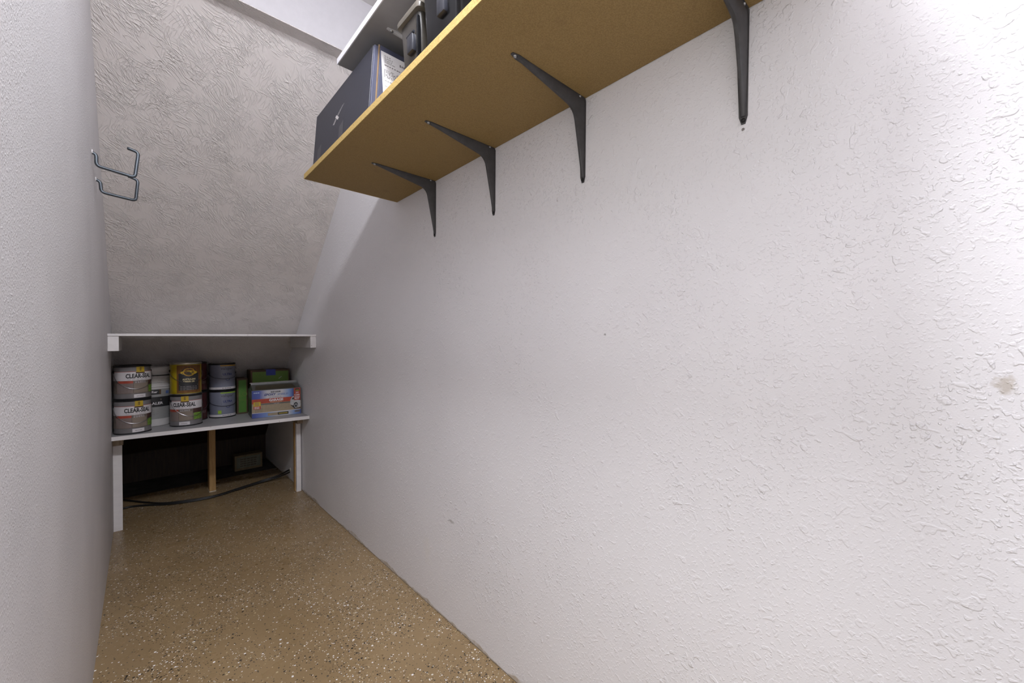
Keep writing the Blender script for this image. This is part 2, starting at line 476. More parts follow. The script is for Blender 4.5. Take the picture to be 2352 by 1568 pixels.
# ------------------------------------------------------------------ upper shelves on the right wall
ZS = 1.668; TS = 0.019; XF = 0.456; SE0, SE1 = 0.092, 1.622
o = thing('long_shelf', 'long raw particle board shelf on four dark brackets', 'shelf', (0, 0, 0))
obj('board', box(XF+.0012, XR-.001, SE0, SE1-.0012, ZS, ZS+TS, .0012), M['board'], o)
obj('front_edge', box(XF, XF+.0014, SE0, SE1, ZS+.0004, ZS+TS-.0004, .0005), M['core'], o, label='raw yellow chip core edge')
obj('end_edge', box(XF+.0014, XR-.001, SE1-.0014, SE1, ZS+.0004, ZS+TS-.0004, .0005), M['core'], o, label='raw yellow chip core edge')

def bracket_meshes():
    AL, WL = .25, .212                     # reach along shelf and down the wall; frame: u out from wall, v down, w along
    def flange_w(s): return .0075 + .0045*max(0, 1-s/.19)
    V = []; F = []
    stations = []
    n = 14
    rc = .010
    # arm side from the tip to the corner, then down the wall
    for i in range(n+1):
        u = AL - (AL-rc)*i/n; stations.append(((u, 0), (0, 1), flange_w(u)))
    for k in range(1, 5):
        a = k/5*math.pi/2; stations.append(((rc-rc*math.sin(a), rc-rc*math.cos(a)), (math.sin(a), math.cos(a)), .012))
    for i in range(n+1):
        v = rc + (WL-rc)*i/n; stations.append(((0, v), (1, 0), flange_w(v)))
    th = .0018
    def round_tip(i, w):
        d = i*((AL-rc)/n); 
        return w*math.sqrt(max(.05, 1-max(0, 1-d/w)**2)) if d < w else w
    m = len(stations)
    for i, ((u, v), (nu, nv), w) in enumerate(stations):
        if i == 0 or i == m-1: w *= .45
        for q, off in ((-w, 0), (w, 0), (w, th), (-w, th)):
            V.append((-(u+nu*off), q, -(v+nv*off)))
    for i in range(m-1):
        for k in range(4): F.append([i*4+k, i*4+(k+1) % 4, (i+1)*4+(k+1) % 4, (i+1)*4+k])
    F += [[0, 1, 2, 3], [(m-1)*4+k for k in range(4)]]
    flange = mk(V, F)
    # pressed rib
    ridge = []; 
    P0, P1, P2, P3 = Vector((.236, .004)), Vector((.062, .031)), Vector((.031, .060)), Vector((.004, .198))
    for i in range(12): ridge.append(P0.lerp(P1, i/12))
    for k in range(9):
        t = k/8; c = Vector((.036, .036)); ridge.append(P1*(1-t)**2 + c*2*t*(1-t) + P2*t*t)
    for i in range(1, 13): ridge.append(P2.lerp(P3, i/12))
    L = len(ridge); V = []; F = []
    for i, p in enumerate(ridge):
        if p.x > p.y*1.6: base = Vector((p.x, .001))
        elif p.y > p.x*1.6: base = Vector((.001, p.y))
        else:
            g = (p.x/p.y-1/1.6)/(1.6-1/1.6); base = Vector((.001+.030*max(0, g-.5)*2, .001+.030*max(0, .5-g)*2))
        hgt = (p-base).length; wb = .0045+min(.0055, hgt*.16); wt = wb*.45
        e = p.lerp(base, .14)
        sec = [(base, -wb), (e, -wt*1.35), (p, -wt*.6), (p, wt*.6), (e, wt*1.35), (base, wb)]
        for q, w in sec: V.append((-q.x, w, -q.y))
    for i in range(L-1):
        for k in range(5): F.append([i*6+k, i*6+k+1, (i+1)*6+k+1, (i+1)*6+k])
    F += [list(range(6)), list(range((L-1)*6, L*6))]
    return flange, mk(V, F)
BF, BR = bracket_meshes()
def screw_mesh():
    head = lathe([(0, .0028), (.0022, .0027), (.0036, .0018), (.0042, 0), (.0042, -.001)], 16)
    slot = box(-.003, .003, -.0005, .0005, .0024, .0031)
    return join([head, slot])
SCREW = screw_mesh()
def bracket(y, z, mat_, label, wall_screw, group):
    t = thing('shelf_bracket', label, 'bracket', (XR, y, z), group=group)
    obj('flange', BF, mat_, t, True); obj('rib', BR, mat_, t, True)
    for (u, v, wall, m) in ((.240, 0, False, M['zinc']), (.022, 0, False, M['zinc']), (.0, .032, True, M['darkscrew']), (0, .205, True, wall_screw)):
        s = obj('screw', SCREW.copy(), m, t, True)
        if wall: s.rotation_euler = (0, R(-90), 0); s.location = (-.0022, 0 if v > .1 else .0085, -v)
        else: s.rotation_euler = (R(180), 0, 0); s.location = (-u, 0 if u > .1 else -.008, -.0022)
    return t
GB = 'dark brackets under the long particle board shelf'
for y, lab in ((1.318, 'dark grey steel bracket nearest the shelf end by the sloped ceiling'),
               (.968, 'dark grey steel bracket, second from the shelf end by the sloped ceiling'),
               (.615, 'dark grey steel bracket, third from the shelf end by the sloped ceiling'),
               (.243, 'dark grey steel bracket, fourth from the shelf end by the sloped ceiling')):
    bracket(y, ZS-.0002, M['bracket'], lab, M['darkscrew'], GB)

ZU = 1.920; UE1 = 1.273
t = thing('upper_shelf', 'white shelf above the navy carton, its board greyed for shade', 'shelf', ((XF+XR)/2, .6, ZU))
cx, cy = (XF+XR)/2, .6
obj('board', box(XF+.003-cx, XR-.001-cx, SE0-cy, UE1-.001-cy, 0, .018, .0008), M['melamine'], t)
obj('edge_band', box(XF-cx, XF+.003-cx, SE0-cy, UE1-cy, 0, .018, .0006), M['whiteedge'], t, label='bright white edge band')
bracket(1.030, ZU-.0002, M['bracket_w'], 'white enamelled bracket under the white edged shelf', M['zinc'], None).scale = (1.32, 1, 1)

# ------------------------------------------------------------------ navy carton on the shelf
ZT = ZS+TS
YB0, YB1, XB, ZB = 1.052, 1.545, .472, .192
t = thing('navy_carton', 'navy blue cardboard carton with white shipping label on the particle board shelf', 'box', (0, 0, ZT))
T_ = .0
# the aisle face leans back a little
prof = [(XB-.008, 0), (XR-.055, 0), (XR-.055, ZB), (XB+.008, ZB)]
obj('body', prism(prof, 'y', YB0+.012, YB1, .0015), M['navy'], t)
obj('closing_flap', prism([(XB-.006, .0), (XR-.056, 0), (XR-.056, ZB-.002), (XB+.009, ZB-.002)], 'y', YB0+.004, YB0+.0118, .001), M['navy_l'], t, label='lighter blue closing flap')
obj('flap_edge', prism([(XB+.006, .0), (XB+.009, 0), (XB+.023, ZB+.002), (XB+.020, ZB+.002)], 'y', YB0+.0015, YB0+.0043), M['kraft'], t, label='bare brown board edge')
end = obj('end_panel', prism([(XB+.010, .0), (XR-.06, 0), (XR-.06, ZB+.001), (XB+.024, ZB+.001)], 'y', YB0, YB0+.0038, .0008), M['navy_l'], t)
lab = obj('shipping_label', prism([(.503, .040), (.603, .040), (.603, .178), (.497, .178)], 'y', YB0-.0008, YB0-.0002), M['paper'], t, label='white shipping label with a barcode')
ux, uy = (1, 0, 0), (0, 0, 1)
rr = []
for i, (z, n, w, h) in enumerate(((.167, 3, .020, .0016), (.162, 4, .028, .0016), (.158, 5, .026, .0016), (.154, 4, .024, .0016), (.150, 6, .034, .0016), (.141, 8, .058, .0028), (.098, 6, .045, .0018), (.083, 5, .05, .0014))):
    x = .507
    for k in range(n):
        ww = w/n*random.uniform(.5, .95); rr.append((x, x+ww, z, z+h)); x += w/n
for k in range(6): rr.append((.553+k*.006, .557+k*.006, .156+random.random()*.002, .162+random.random()*.002))
obj('print', place(bars2d(rr), (0, YB0-.0010, 0), ux, uy), M['greyink'], lab)['kind'] = 'stuff'
bb = [(.506, .508, .108, .131)]
for k in range(52):
    for q in range(7):
        if random.random() < .5: bb.append((.510+k*.0014, .510+k*.0014+random.uniform(.0006, .0014), .108+q*.0033, .108+q*.0033+.003))
obj('barcode', place(bars2d(bb), (0, YB0-.0010, 0), ux, uy), M['greyink'], lab)['kind'] = 'stuff'
# thin crossed emblem on the aisle face (x leans with the face)
def aisle(me):
    for v in me.vertices:
        y, z = v.co.x, v.co.y; v.co = (XB-.008+.016*z/ZB-.0006, y, z)
    return me
def arc(y0, z0, y1, z1, w0, w1, sag):
    A = []; B = []
    for i in range(9):
        s = i/8; y = y0+(y1-y0)*s+sag*math.sin(math.pi*s); z = z0+(z1-z0)*s; w = w0+(w1-w0)*s
        A.append((y-w/2, z)); B.append((y+w/2, z))
    return poly2d(A+B[::-1])
zb = ZT
obj('emblem', aisle(join([arc(1.345, 1.765-zb, 1.262, 1.802-zb, .008, .003, .006), arc(1.353, 1.768-zb, 1.274, 1.802-zb, .004, .002, .006),
                          poly2d([(1.335, 1.786-zb), (1.325, 1.790-zb), (1.300, 1.773-zb), (1.310, 1.768-zb)])])), M['silver'], t, label='thin silver crossed emblem')
for y in (1.255, 1.462):
    obj('pale_patch', aisle(poly2d([(y, 0.001), (y+.036, .001), (y+.036, .050), (y, .060)])), simple('pale_navy', (.045, .044, .052), .45), t)  # two lighter patches along the foot of the aisle face

# ------------------------------------------------------------------ latching plastic cans on the shelf
def ammo(label, y0, y1, h, mb, ml, xf):
    w = y1-y0; t = thing('latching_box', label, 'storage box', (xf+.15, (y0+y1)/2, ZT))
    d = .15
    def ring(hw, hd, z, r=.012):
        pts = []
        for sx, sy, a in ((1, 1, 0), (-1, 1, 90), (-1, -1, 180), (1, -1, 270)):
            for k in range(5):
                q = R(a+k*22.5); pts.append((sx*(hd-r)+r*math.cos(q), sy*(hw-r)+r*math.sin(q), z))
        return pts
    def loft(rings):
        V = []; F = []; n = len(rings[0])
        for g in rings: V += g
        for i in range(len(rings)-1):
            for k in range(n): F.append([i*n+k, i*n+(k+1) % n, (i+1)*n+(k+1) % n, (i+1)*n+k])
        F += [list(range(n)), list(range((len(rings)-1)*n, len(rings)*n))]
        return mk(V, F)
    hw = w/2-.006
    obj('body', loft([ring(hw-.014, d-.010, 0), ring(hw-.012, d-.008, .004), ring(hw-.005, d-.004, h*.62), ring(hw-.004, d-.003, h*.80)]), mb, t, True)
    obj('lid', loft([ring(hw+.001, d-.001, h*.78), ring(hw+.004, d+.004, h*.795), ring(hw+.005, d+.005, h*.85), ring(hw+.002, d+.003, h*.88), ring(hw-.002, d-.002, h*.89), ring(hw-.006, d-.006, h*.97), ring(hw-.012, d-.012, h)]), ml, t, True)
    la = obj('latch', box(-d-.005, -d+.010, -.026, .002, h*.28, h*.52, .004), M['latch'], t, True)
    obj('latch_pin', tube([(-d-.001, -.028, h*.53), (-d-.001, .004, h*.53)], .003), M['latch'], la, True)
    obj('corner_rib', box(-d-.001, -d+.010, -hw+.008, -hw+.013, .006, h*.72, .0015), M['blackp'], t, True)
    obj('handle', tube(smooth_path([(-.07, 0, h-.002), (-.065, 0, h+.022), (.065, 0, h+.022), (.07, 0, h-.002)], .015), .006), ml, t, True)
ammo('taupe plastic latching box beside the navy carton', .800, .912, .172, M['olive'], M['taupe'], .474)
ammo('glossy black plastic latching box next to the taupe one', .636, .797, .185, M['blackp'], M['blackp'], .468)

# ------------------------------------------------------------------ wall hooks
def hook(label, y, pts):
    t = thing('wall_hook', label, 'hook', (XL, y, pts[1][1]), group='wire hooks on the side wall')
    P = [(x-XL, 0, z-pts[1][1]) for x, z in pts]
    obj('wire', tube(smooth_path(P, .012), .0052, 10), M['steel'], t, True)
    obj('tip', lathe([(0, .004), (.004, .0035), (.0056, .001), (.0056, -.004)], 12), M['steel'], t, True).matrix_local = Matrix.Translation(P[-1]) @ Matrix.Rotation(R(-80), 4, 'Y')
    pl = obj('wall_collar', lathe([(.0052, .003), (.0075, .002), (.008, 0)], 16), M['wall_l'], t, True)
    pl.matrix_local = Matrix.Translation((0, 0, pts[0][1]-pts[1][1])) @ Matrix.Rotation(R(90), 4, 'Y')
hook('upper grey wire hook screwed into the side wall', 1.97, [(XL-.02, 1.712), (-.104, 1.708), (-.104, 1.667), (-.008, 1.653), (.002, 1.746), (-.024, 1.752)])
hook('lower grey wire hook screwed into the side wall', 2.12, [(XL-.02, 1.664), (-.102, 1.660), (-.100, 1.619), (-.007, 1.609), (.000, 1.690), (-.025, 1.698)])

# ------------------------------------------------------------------ small white shelf under the slope
ZA = 1.1045; YA = 2.743
t = thing('white_shelf', 'thin white shelf spanning both walls above the paint cans', 'shelf', (.36, YA, ZA))
yb = SY + (1.05-ZA)/SM
obj('board', box(XL+.0005-.36, XR-.0005-.36, 0, yb-YA-.012, -.012, 0, .001), M['white'], t)
for x0, x1 in ((XL+.0005, XL+.040), (XR-.034, XR-.0005)):
    obj('cleat', box(x0-.36, x1-.36, .004, yb-YA+.01, -.086, -.0122, .0015), M['white'], t)

# ------------------------------------------------------------------ low shelf with posts
ZL = .556; TL = .022
FL, FR = 3.012, 2.905        # front edge skews a little
t = thing('can_shelf', 'low white shelf on posts carrying paint cans and boxes', 'shelf', (.36, 3.1, 0))
ybk = SY + (1.05-ZL)/SM - .02
obj('board', prism([(XL+.0005-.36, FL-3.1), (XR-.0005-.36, FR-3.1), (XR-.0005-.36, ybk-3.1), (XL+.0005-.36, ybk-3.1)], 'z', ZL-TL, ZL, .0012),
    simple('grey_board', (.34, .33, .335), .4, var=.05, scale=8), t)  # grey board behind a white front edge
obj('front_edge', prism([(XL+.0005-.36, FL-3.1-.002), (XR-.0005-.36, FR-3.1-.002), (XR-.0005-.36, FR-3.1-.0001), (XL+.0005-.36, FL-3.1-.0001)], 'z', ZL-TL+.0003, ZL-.0003), M['white'], t, label='white painted front edge')
for x0, x1, y0 in ((XL+.0005, XL+.043, 3.13), (XR-.036, XR-.0005, 3.05)):
    obj('cleat', box(x0-.36, x1-.36, y0-3.1, .6, ZL-TL-.050, ZL-TL-.0002, .0012), M['rawend'], t)
obj('leg', join([box(XL+.0005-.36, XL+.038-.36, .05, .085, 0, ZL-TL-.0502, .0012)]), M['white'], t)
obj('leg', join([box(XR-.036-.36, XR-.006-.36, -.02, .004, 0, ZL-TL-.0502, .0012)]), M['white'], t)
obj('leg', box(XR-.040-.36, XR-.006-.36, .0045, .04, 0, ZL-TL-.0502, .001), M['stud'], t, label='bare wooden backing post')
obj('post', box(.352-.36, .389-.36, .41, .50, 0, ZL-TL-.0002, .0015), M['stud'], t, label='bare wooden stud post')
obj('post_foot', box(.351-.36, .390-.36, .4085, .501, .0, .006), M['grommet'], t)

# ------------------------------------------------------------------ paint cans
def can_shell(t, r, h, mbody, mrim, mlid):
    obj('body', lathe([(0, .001), (r-.002, .001), (r-.001, .004), (r-.001, h-.010)], 48), mbody, t, True)
    obj('bottom_rim', lathe([(r-.003, 0), (r+.0012, .0005), (r+.0016, .003), (r-.0005, .006)], 48), mrim, t, True)
    obj('top_rim', lathe([(r-.001, h-.012), (r+.0018, h-.0085), (r+.0018, h-.0035), (r-.001, h-.001), (r-.006, h-.0015), (r-.010, h-.006)], 48), mrim, t, True)
    obj('lid', lathe([(r-.010, h-.006), (r-.013, h-.002), (r-.017, h-.0015), (r-.020, h-.005), (0, h-.005)], 48), mlid, t, True)
def bail(t, r, z, drop, th=0.0, m=None):
    P = []
    for i in range(25):
        a = R(-92+184*i/24); P.append(((r+.003)*math.sin(a+th), -(r+.0035)*math.cos(a+th), z - drop*max(0, math.cos(a))**.8))
    b = obj('bail', tube(P, .0013, 6), m or M['wire'], t, True)
    for s in (-1, 1):
        e = obj('ear', lathe([(0, .004), (.006, .0035), (.0085, 0)], 14), m or M['rim_dark'], b, True)
        a = th+s*R(90)
        e.matrix_local = Matrix.Translation((r*math.sin(a), -r*math.cos(a), z)) @ Matrix.Rotation(a, 4, 'Z') @ Matrix.Rotation(R(90), 4, 'X')
def printed(t, name, me, r, th, z, m, lab=None):
    return obj(name, wrap(me, r, th, z), m, t, label=lab)
def barlines(n, w, pitch, h, ragged=.35, words=5):
    q = []
    for i in range(n):
        x = -w/2
        for k in range(words):
            ww = w/words*random.uniform(1-ragged, .92); q.append((x, x+ww, -i*pitch-h/2, -i*pitch+h/2)); x += w/words
    return bars2d(q)

RC, HC = .078, .190
def sealer_can(label, x, y, z, rot, bailrot):
    t = thing('paint_can', label, 'paint can', (x, y, z), 0, 'grey sealer cans on the low shelf')
    r, h = RC, HC
    can_shell(t, r, h, M['can_grey'], M['rim_dark'], M['rim_dark'])
    th = rot; k = R(1)
    def patch(name, a0, a1, f0, f1, m, lift=.0004): return obj(name, cpatch(r-.001+lift+.0006, th+a0*k, th+a1*k, h*f0, h*f1), m, t, True)
    patch('white_band', -95, 95, .545, .80, M['can_white'])
    patch('red_line', -95, 95, .80, .812, M['can_red'])
    patch('picture_band', -95, 95, .17, .545, M['can_brown'])
    patch('sand_swatch', -4, 44, .19, .47, M['can_swatch'], .0008)
    patch('text_panel', -60, -6, .18, .47, M['can_text'], .0008)
    patch('red_strip', -58, -6, .47, .54, M['can_red'], .0008)
    patch('grass_patch', 48, 88, .19, .40, M['can_green'], .0008)
    patch('dark_patch', 46, 88, .40, .545, M['can_dark'], .0007)
    patch('white_sticker', -4, 34, .045, .145, M['can_white'], .0006)
    em = patch('emblem', 4, 30, .79, .965, M['can_yellow'], .0009)
    obj('emblem_foot', cpatch(r+.0007, th+2*k, th+32*k, h*.755, h*.79), M['can_dark'], em, True)
    R1 = r+.0009
    printed(t, 'lettering', text2d('CLEAR-SEAL', .032, .0012, .116), R1, th+14*k, h*.675, M['ink'], 'black capital lettering')
    printed(t, 'small_print', barlines(1, .09, .01, .0018), R1, th+10*k, h*.575, M['greyink'])
    printed(t, 'panel_print', barlines(5, .058, .009, .0016, .5, 4), R1+.0003, th-33*k, h*.42, M['greyink'])
    printed(t, 'swatch_print', barlines(2, .05, .006, .002), R1+.0003, th+18*k, h*.515, M['can_white'])
    printed(t, 'sticker_print', barlines(1, .03, .006, .003), R1+.0003, th+15*k, h*.093, M['greyink'])
    printed(t, 'emblem_print', bars2d([(-.006, .006, -.007, -.005), (-.006, .006, -.001, .001), (-.006, .006, .005, .007), (-.001, .001, -.01, .012)]), R1+.0004, th+17*k, h*.875, M['can_dark'])
    bail(t, r, h*.80, h*.50, bailrot)
    return t
AX, AY = -.0315, 3.108
sealer_can('lower grey sealer can with taupe label, stacked beside the white pail', AX, AY, ZL+.0003, R(3), R(12))
sealer_can('upper grey sealer can with taupe label, stacked beside the white pail', AX+.001, AY, ZL+HC+.0005, R(8), R(14))
CX, CY = .207, 3.155
sealer_can('grey sealer can with taupe label under the yellow oil can', CX, CY, ZL+.0003, R(-26), R(20))

# yellow oil can on top of it
t = thing('oil_can', 'yellow and brown wood oil can on top of a grey sealer can', 'paint can', (CX-.001, CY, ZL+HC+.0005))
r, h = .077, .192
can_shell(t, r, h, M['cab_yellow'], M['tin'], M['tin'])
k = R(1); c0 = 6
obj('wood_panel', cpatch(r+.0003, (c0-43)*k, (c0+52)*k, .010, h-.016), M['cab_wood'], t, True)
obj('black_panel', cpatch(r+.0008, (c0-36)*k, (c0+40)*k, h*.13, h*.66), M['ink'], t, True)
obj('arch', wrap(disc2d(0, 0, .036, .030), r+.0009, c0*k+.03, h*.70), M['ink'], t)
obj('arch_ring', wrap(disc2d(0, 0, .030, .0245, hole=.82), r+.0013, c0*k+.03, h*.70), M['orange'], t)
ov = obj('oval_badge', wrap(disc2d(0, 0, .042, .0125), r+.0024, c0*k+.03, h*.685), M['can_yellow'], t, label='yellow oval badge')
obj('badge_lettering', wrap(text2d('Cabot', .021, .0005, .046), r+.0034, c0*k+.03, h*.685), M['ink'], ov)
obj('lettering', wrap(text2d('AUSTRALIAN', .0125, .0004, .064), r+.0012, c0*k+.03, h*.475), M['cream'], t)
obj('lettering', wrap(text2d('TIMBER OIL', .0125, .0004, .058), r+.0012, c0*k+.03, h*.405), M['cream'], t)
obj('gold_rule', wrap(bars2d([(-.046, .046, -.0016, .0016)]), r+.0012, c0*k+.03, h*.295), M['cream'], t)
obj('small_print', wrap(barlines(3, .088, .009, .003, .3, 6), r+.0012, c0*k+.03, h*.25), M['greyink'], t)
bail(t, r, h*.74, h*.37, R(10))

# maroon cans behind
for i, (lab, dz) in enumerate((('lower dark maroon can behind the yellow oil can', 0), ('upper dark maroon can behind the yellow oil can', HC+.0002))):
    t = thing('paint_can', lab, 'paint can', (.249, 3.315, ZL+.0003+dz), 0, 'dark maroon cans')
    can_shell(t, .0765, HC-.003, M['maroon'], M['rim_dark'], M['rim_dark'])
    obj('small_print', wrap(barlines(3, .05, .006, .003, .3, 3), .0772, R(42), .06), M['can_text'], t)
    bail(t, .0765, HC*.8, HC*.45, R(20))

# slate blue cans
VX, VY, VR, VH = .409, 3.322, .0735, .182
def slate_can(label, z, strip, square):
    t = thing('paint_can', label, 'paint can', (VX, VY, z), 0, 'slate blue paint cans')
    can_shell(t, VR, VH, M['slate'], M['rim_dark'], M['tin'])
    r, h = VR, VH; c = R(7)
    obj('white_band', cpatch(r+.0003, R(-100), R(100), .007, .022), M['can_white'], t, True)
    obj('band_print', wrap(barlines(1, .055, .01, .004, .3, 4), r+.0008, c+.1, .0145), M['greyink'], t)
    obj('colour_strip', cpatch(r+.0003, c+R(-22), c+R(62), h-.021, h-.0135), strip, t, True)
    obj('brand_lettering', wrap(text2d('valspar', .027, .0002, .074), r+.0008, c+.14, h*.80), M['paleink'], t)
    obj('lettering', wrap(text2d('ULTRA', .020, .0007, .055), r+.0008, c+.17, h*.585), M['navyink'], t, label='navy capital lettering')
    obj('rule', wrap(bars2d([(-.036, .036, -.0008, .0008)]), r+.0008, c+.14, h*.50), M['paleink'], t)
    sm = []
    for i in range(13):
        a0, a1 = math.pi+math.pi*i/13, math.pi+math.pi*(i+1)/13
        for q in (a0,): pass
        sm.append(poly2d([(.013*math.cos(a0), .013*math.sin(a0)), (.013*math.cos(a1), .013*math.sin(a1)), (.0105*math.cos(a1), .0105*math.sin(a1)), (.0105*math.cos(a0), .0105*math.sin(a0))]))
    obj('round_mark', wrap(join(sm), r+.0008, c+.17, h*.42), M['navyink'], t)
    if square: obj('green_square', cpatch(r+.0006, R(-27), R(-12), h*.15, h*.27), M['lime'], t, True)
    bail(t, r, h*.62, h*.20, R(8), M['rim_dark'])
slate_can('lower slate blue paint can with lime strip and square', ZL+.0003, M['lime'], True)
slate_can('upper slate blue paint can with orange strip', ZL+VH+.0005, M['orange'], False)

# ------------------------------------------------------------------ white pail
PX, PY, PH = .052, 3.293, .362
t = thing('pail', 'tall white plastic pail with black label band behind the sealer cans', 'bucket', (PX, PY, ZL+.0003))
def pr(z): return .094+.0125*z/PH
P = [(0, .002), (pr(0)-.004, 0), (pr(0), .004)]
for z in (.05, .12, .2, .232): P.append((pr(z), z))
for z in (.236, .262, .286): P += [(pr(z), z), (pr(z)+.004, z+.002), (pr(z)+.004, z+.005), (pr(z), z+.008)]
P += [(pr(.315), .315), (pr(.32)+.004, .318), (pr(.32)+.004, .33)]
obj('body', lathe(P, 56), M['pail'], t, True)
obj('lid', lathe([(pr(.33)+.005, .322), (pr(.33)+.0075, .325), (pr(.33)+.0075, .35), (pr(.33)+.003, .356), (pr(.33)-.008, .357), (pr(.33)-.014, .352), (0, .352)], 56), M['pail'], t, True)
def ppatch(a0, a1, z0, z1, lift): return lathe([(pr(z0)+lift, z0), (pr(z1)+lift, z1)], 24, R(a0), R(a1), close=False)
def pwrap(me, th, z0, lift):
    for v in me.vertices:
        z = z0+v.co.y; rr_ = pr(z)+lift; a = R(th)+v.co.x/rr_; v.co = (rr_*math.sin(a), -rr_*math.cos(a), z)
    return me
obj('label_wrap', ppatch(-100, 100, .045, .225, .0008), M['pail_label'], t, True)
bk = obj('black_band', ppatch(-100, 100, .118, .178, .0014), M['ink'], t, True)
obj('lettering', pwrap(text2d('SEALER', .021, .0006, .074), 8, .139, .0022), M['can_white'], bk)
obj('lettering_line', pwrap(bars2d([(-.04, .028, -.004, .004)]), 8, .162, .0022), M['can_swatch'], bk)
tg = obj('black_tag', ppatch(-60, 18, .193, .222, .0014), M['ink'], t, True)
obj('tag_lettering', pwrap(text2d('Rer', .018, .0006), 6, .208, .0022), M['can_white'], tg)
obj('tag_end', ppatch(18, 23, .193, .222, .0015), M['brownboard'], t, True)
obj('blue_square', pwrap(bars2d([(-.009, .009, -.009, .009)]), 42, .203, .0018), M['bluep'], t)
obj('small_print', pwrap(barlines(3, .05, .012, .003, .4, 3), 5, .10, .0018), M['greyink'], t)
obj('diagonal_rule', pwrap(poly2d([(-.012, -.04), (-.010, -.04), (.03, .03), (.028, .03)]), 22, .085, .0018), M['greyink'], t)
Pb = []
for i in range(25):
    a = R(-88+176*i/24); Pb.append(((pr(.31)+.010)*math.sin(a+R(5)), -(pr(.31)+.010)*math.cos(a+R(5)), .311-.004*math.cos(a)))
bl = obj('bail', tube(Pb, .003, 8), M['rim_dark'], t, True)
obj('bail_end', lathe([(0, .006), (.006, .005), (.008, 0)], 14), M['tin'], bl, True).matrix_local = Matrix.Translation(((pr(.31)+.006)*math.sin(R(50)), -(pr(.31)+.006)*math.cos(R(50)), .313)) @ Matrix.Rotation(R(50), 4, 'Z') @ Matrix.Rotation(R(90), 4, 'X')

# ------------------------------------------------------------------ green cartons
def carton(name, label, x0, x1, y0, y1, h, mface, mside):
    cx, cy = (x0+x1)/2, (y0+y1)/2; w, d = (x1-x0)/2, (y1-y0)/2
    t = thing(name, label, 'box', (cx, cy, ZL+.0003))
    obj('body', box(-w, w, -d, d, 0, h, .0015), mside, t)
    obj('front_print', box(-w+.010, w-.008, -d-.0006, -d+.0004, .010, h-.010), mface, t)
    for s in (-1, 1): obj('top_flap', box(-w, w, *sorted((s*.001, s*d)), h, h+.003, .001), mside, t)
    return t, w, d
t, w, d = carton('green_carton', 'olive green carton with blue tape behind the epoxy kit', .568, .814, 3.295, 3.435, .300, M['green'], M['brownboard'])
tx = (.664+.720)/2-.691
obj('tape', join([box(tx-.030, tx+.030, -d-.0014, -d-.0007, .262, .3035), box(tx-.030, tx+.030, -d-.0014, 0, .3032, .3040)]), M['tape'], t, label='strip of blue masking tape')
sm = [(-.045+.11*i/10, .232-.012*math.sin(math.pi*i/10)) for i in range(11)]
obj('smile_mark', place(poly2d(sm+[(x, z-.003) for x, z in sm[::-1]]), (0, -d-.0010, 0), ux, uy), M['green_d'], t)
obj('glossy_scrape', place(poly2d([(.050, .236), (.052, .234), (.072, .250), (.068, .250)]), (0, -d-.0012, 0), ux, uy), M['can_white'], t)
t, w, d = carton('green_carton', 'deep green carton standing between the slate cans and the epoxy kit', .492, .556, 3.335, 3.475, .246, M['green_d'], M['brownboard'])
obj('lettering', place(text2d('LO', .040, .0004), (.004, -d-.0012, .135), ux, uy), M['green'], t)
obj('small_print', place(barlines(2, .04, .008, .003), (.004, -d-.0012, .10), ux, uy), M['green'], t)

# ------------------------------------------------------------------ floor coating kit box
FX0, FX1, FH, FD = .532, .822, .182, .20
ang = math.atan2(-.022, FX1-FX0); wd = math.hypot(FX1-FX0, .022)
t = thing('coating_kit_box', 'garage floor coating kit carton with red and blue print on the low shelf', 'box', (FX0, 3.062, ZL+.0003), ang)
obj('body', prism([(0, 0), (FD, 0), (FD, FH), (0, FH)], 'x', 0, wd, .0012), M['boxdark'], t)
rp_ = [(0, FH), (.10, FH+.030), (.104, FH+.040), (.108, FH+.040), (.108, FH+.028), (FD, FH)]
top = obj('gable_top', prism(rp_, 'x', .006, wd-.006), M['boxdark'], t)
obj('top_print', mk([(.02, .010, FH+.0042), (wd-.03, .010, FH+.0042), (wd-.04, .080, FH+.0252), (.03, .080, FH+.0252)], [[0, 1, 2, 3]]), simple('print_olive_dark', (.055, .045, .025), .4), top)
obj('handle_edge', box(.0, wd-.01, .103, .109, FH+.039, FH+.0445, .001), M['greyink'], top)
Wt = (.48, .47, .49); Bl = (.03, .05, .22); Lb = (.20, .30, .52)
gb = gradient_mat('print_blue_white', 0, [(0, Bl), (.18, (.06, .09, .32)), (.36, Wt), (.72, Wt), (.88, Lb), (1, Bl)], 0, wd*.84)
gb2 = gradient_mat('print_blue_white_foot', 0, [(0, Bl), (.15, (.10, .14, .38)), (.35, Lb), (.5, Wt), (.72, Wt), (.85, Lb), (1, (.05, .08, .28))], 0, wd)
yf_ = -.0006
def fr(name, x0, x1, z0, z1, m, lift=0.0, parent=None): return obj(name, box(x0, x1, yf_-lift-.0003, yf_-lift, z0, z1), m, parent or t)
def ft(name, me, x, z, m, lift=.0012, parent=None): return obj(name, place(me, (x, yf_-lift, z), ux, uy), m, parent or t)
fr('blue_band', .001, wd*.84, .124, .180, gb)
fr('red_band', .001, wd*.84, .094, .124, M['boxred'], .0002)
fr('tan_picture', .001, wd-.001, .034, .094, M['boxtan'])
fr('dark_horizon', .045, wd*.80, .084, .092, M['boxdark'], .0003)
fr('white_rule', .001, wd*.98, .0315, .034, M['can_white'], .0003)
fr('blue_foot', .001, wd-.001, .001, .0315, gb2)
fr('foot_swatch', wd*.31, wd*.51, .008, .026, M['boxtan'], .0005)
fr('foot_badge', wd*.51, wd*.73, .008, .026, M['boxblack'], .0005)
fr('badge_print', wd*.53, wd*.71, .013, .021, simple('print_dull_gold', (.30, .22, .03), .4), .0009)
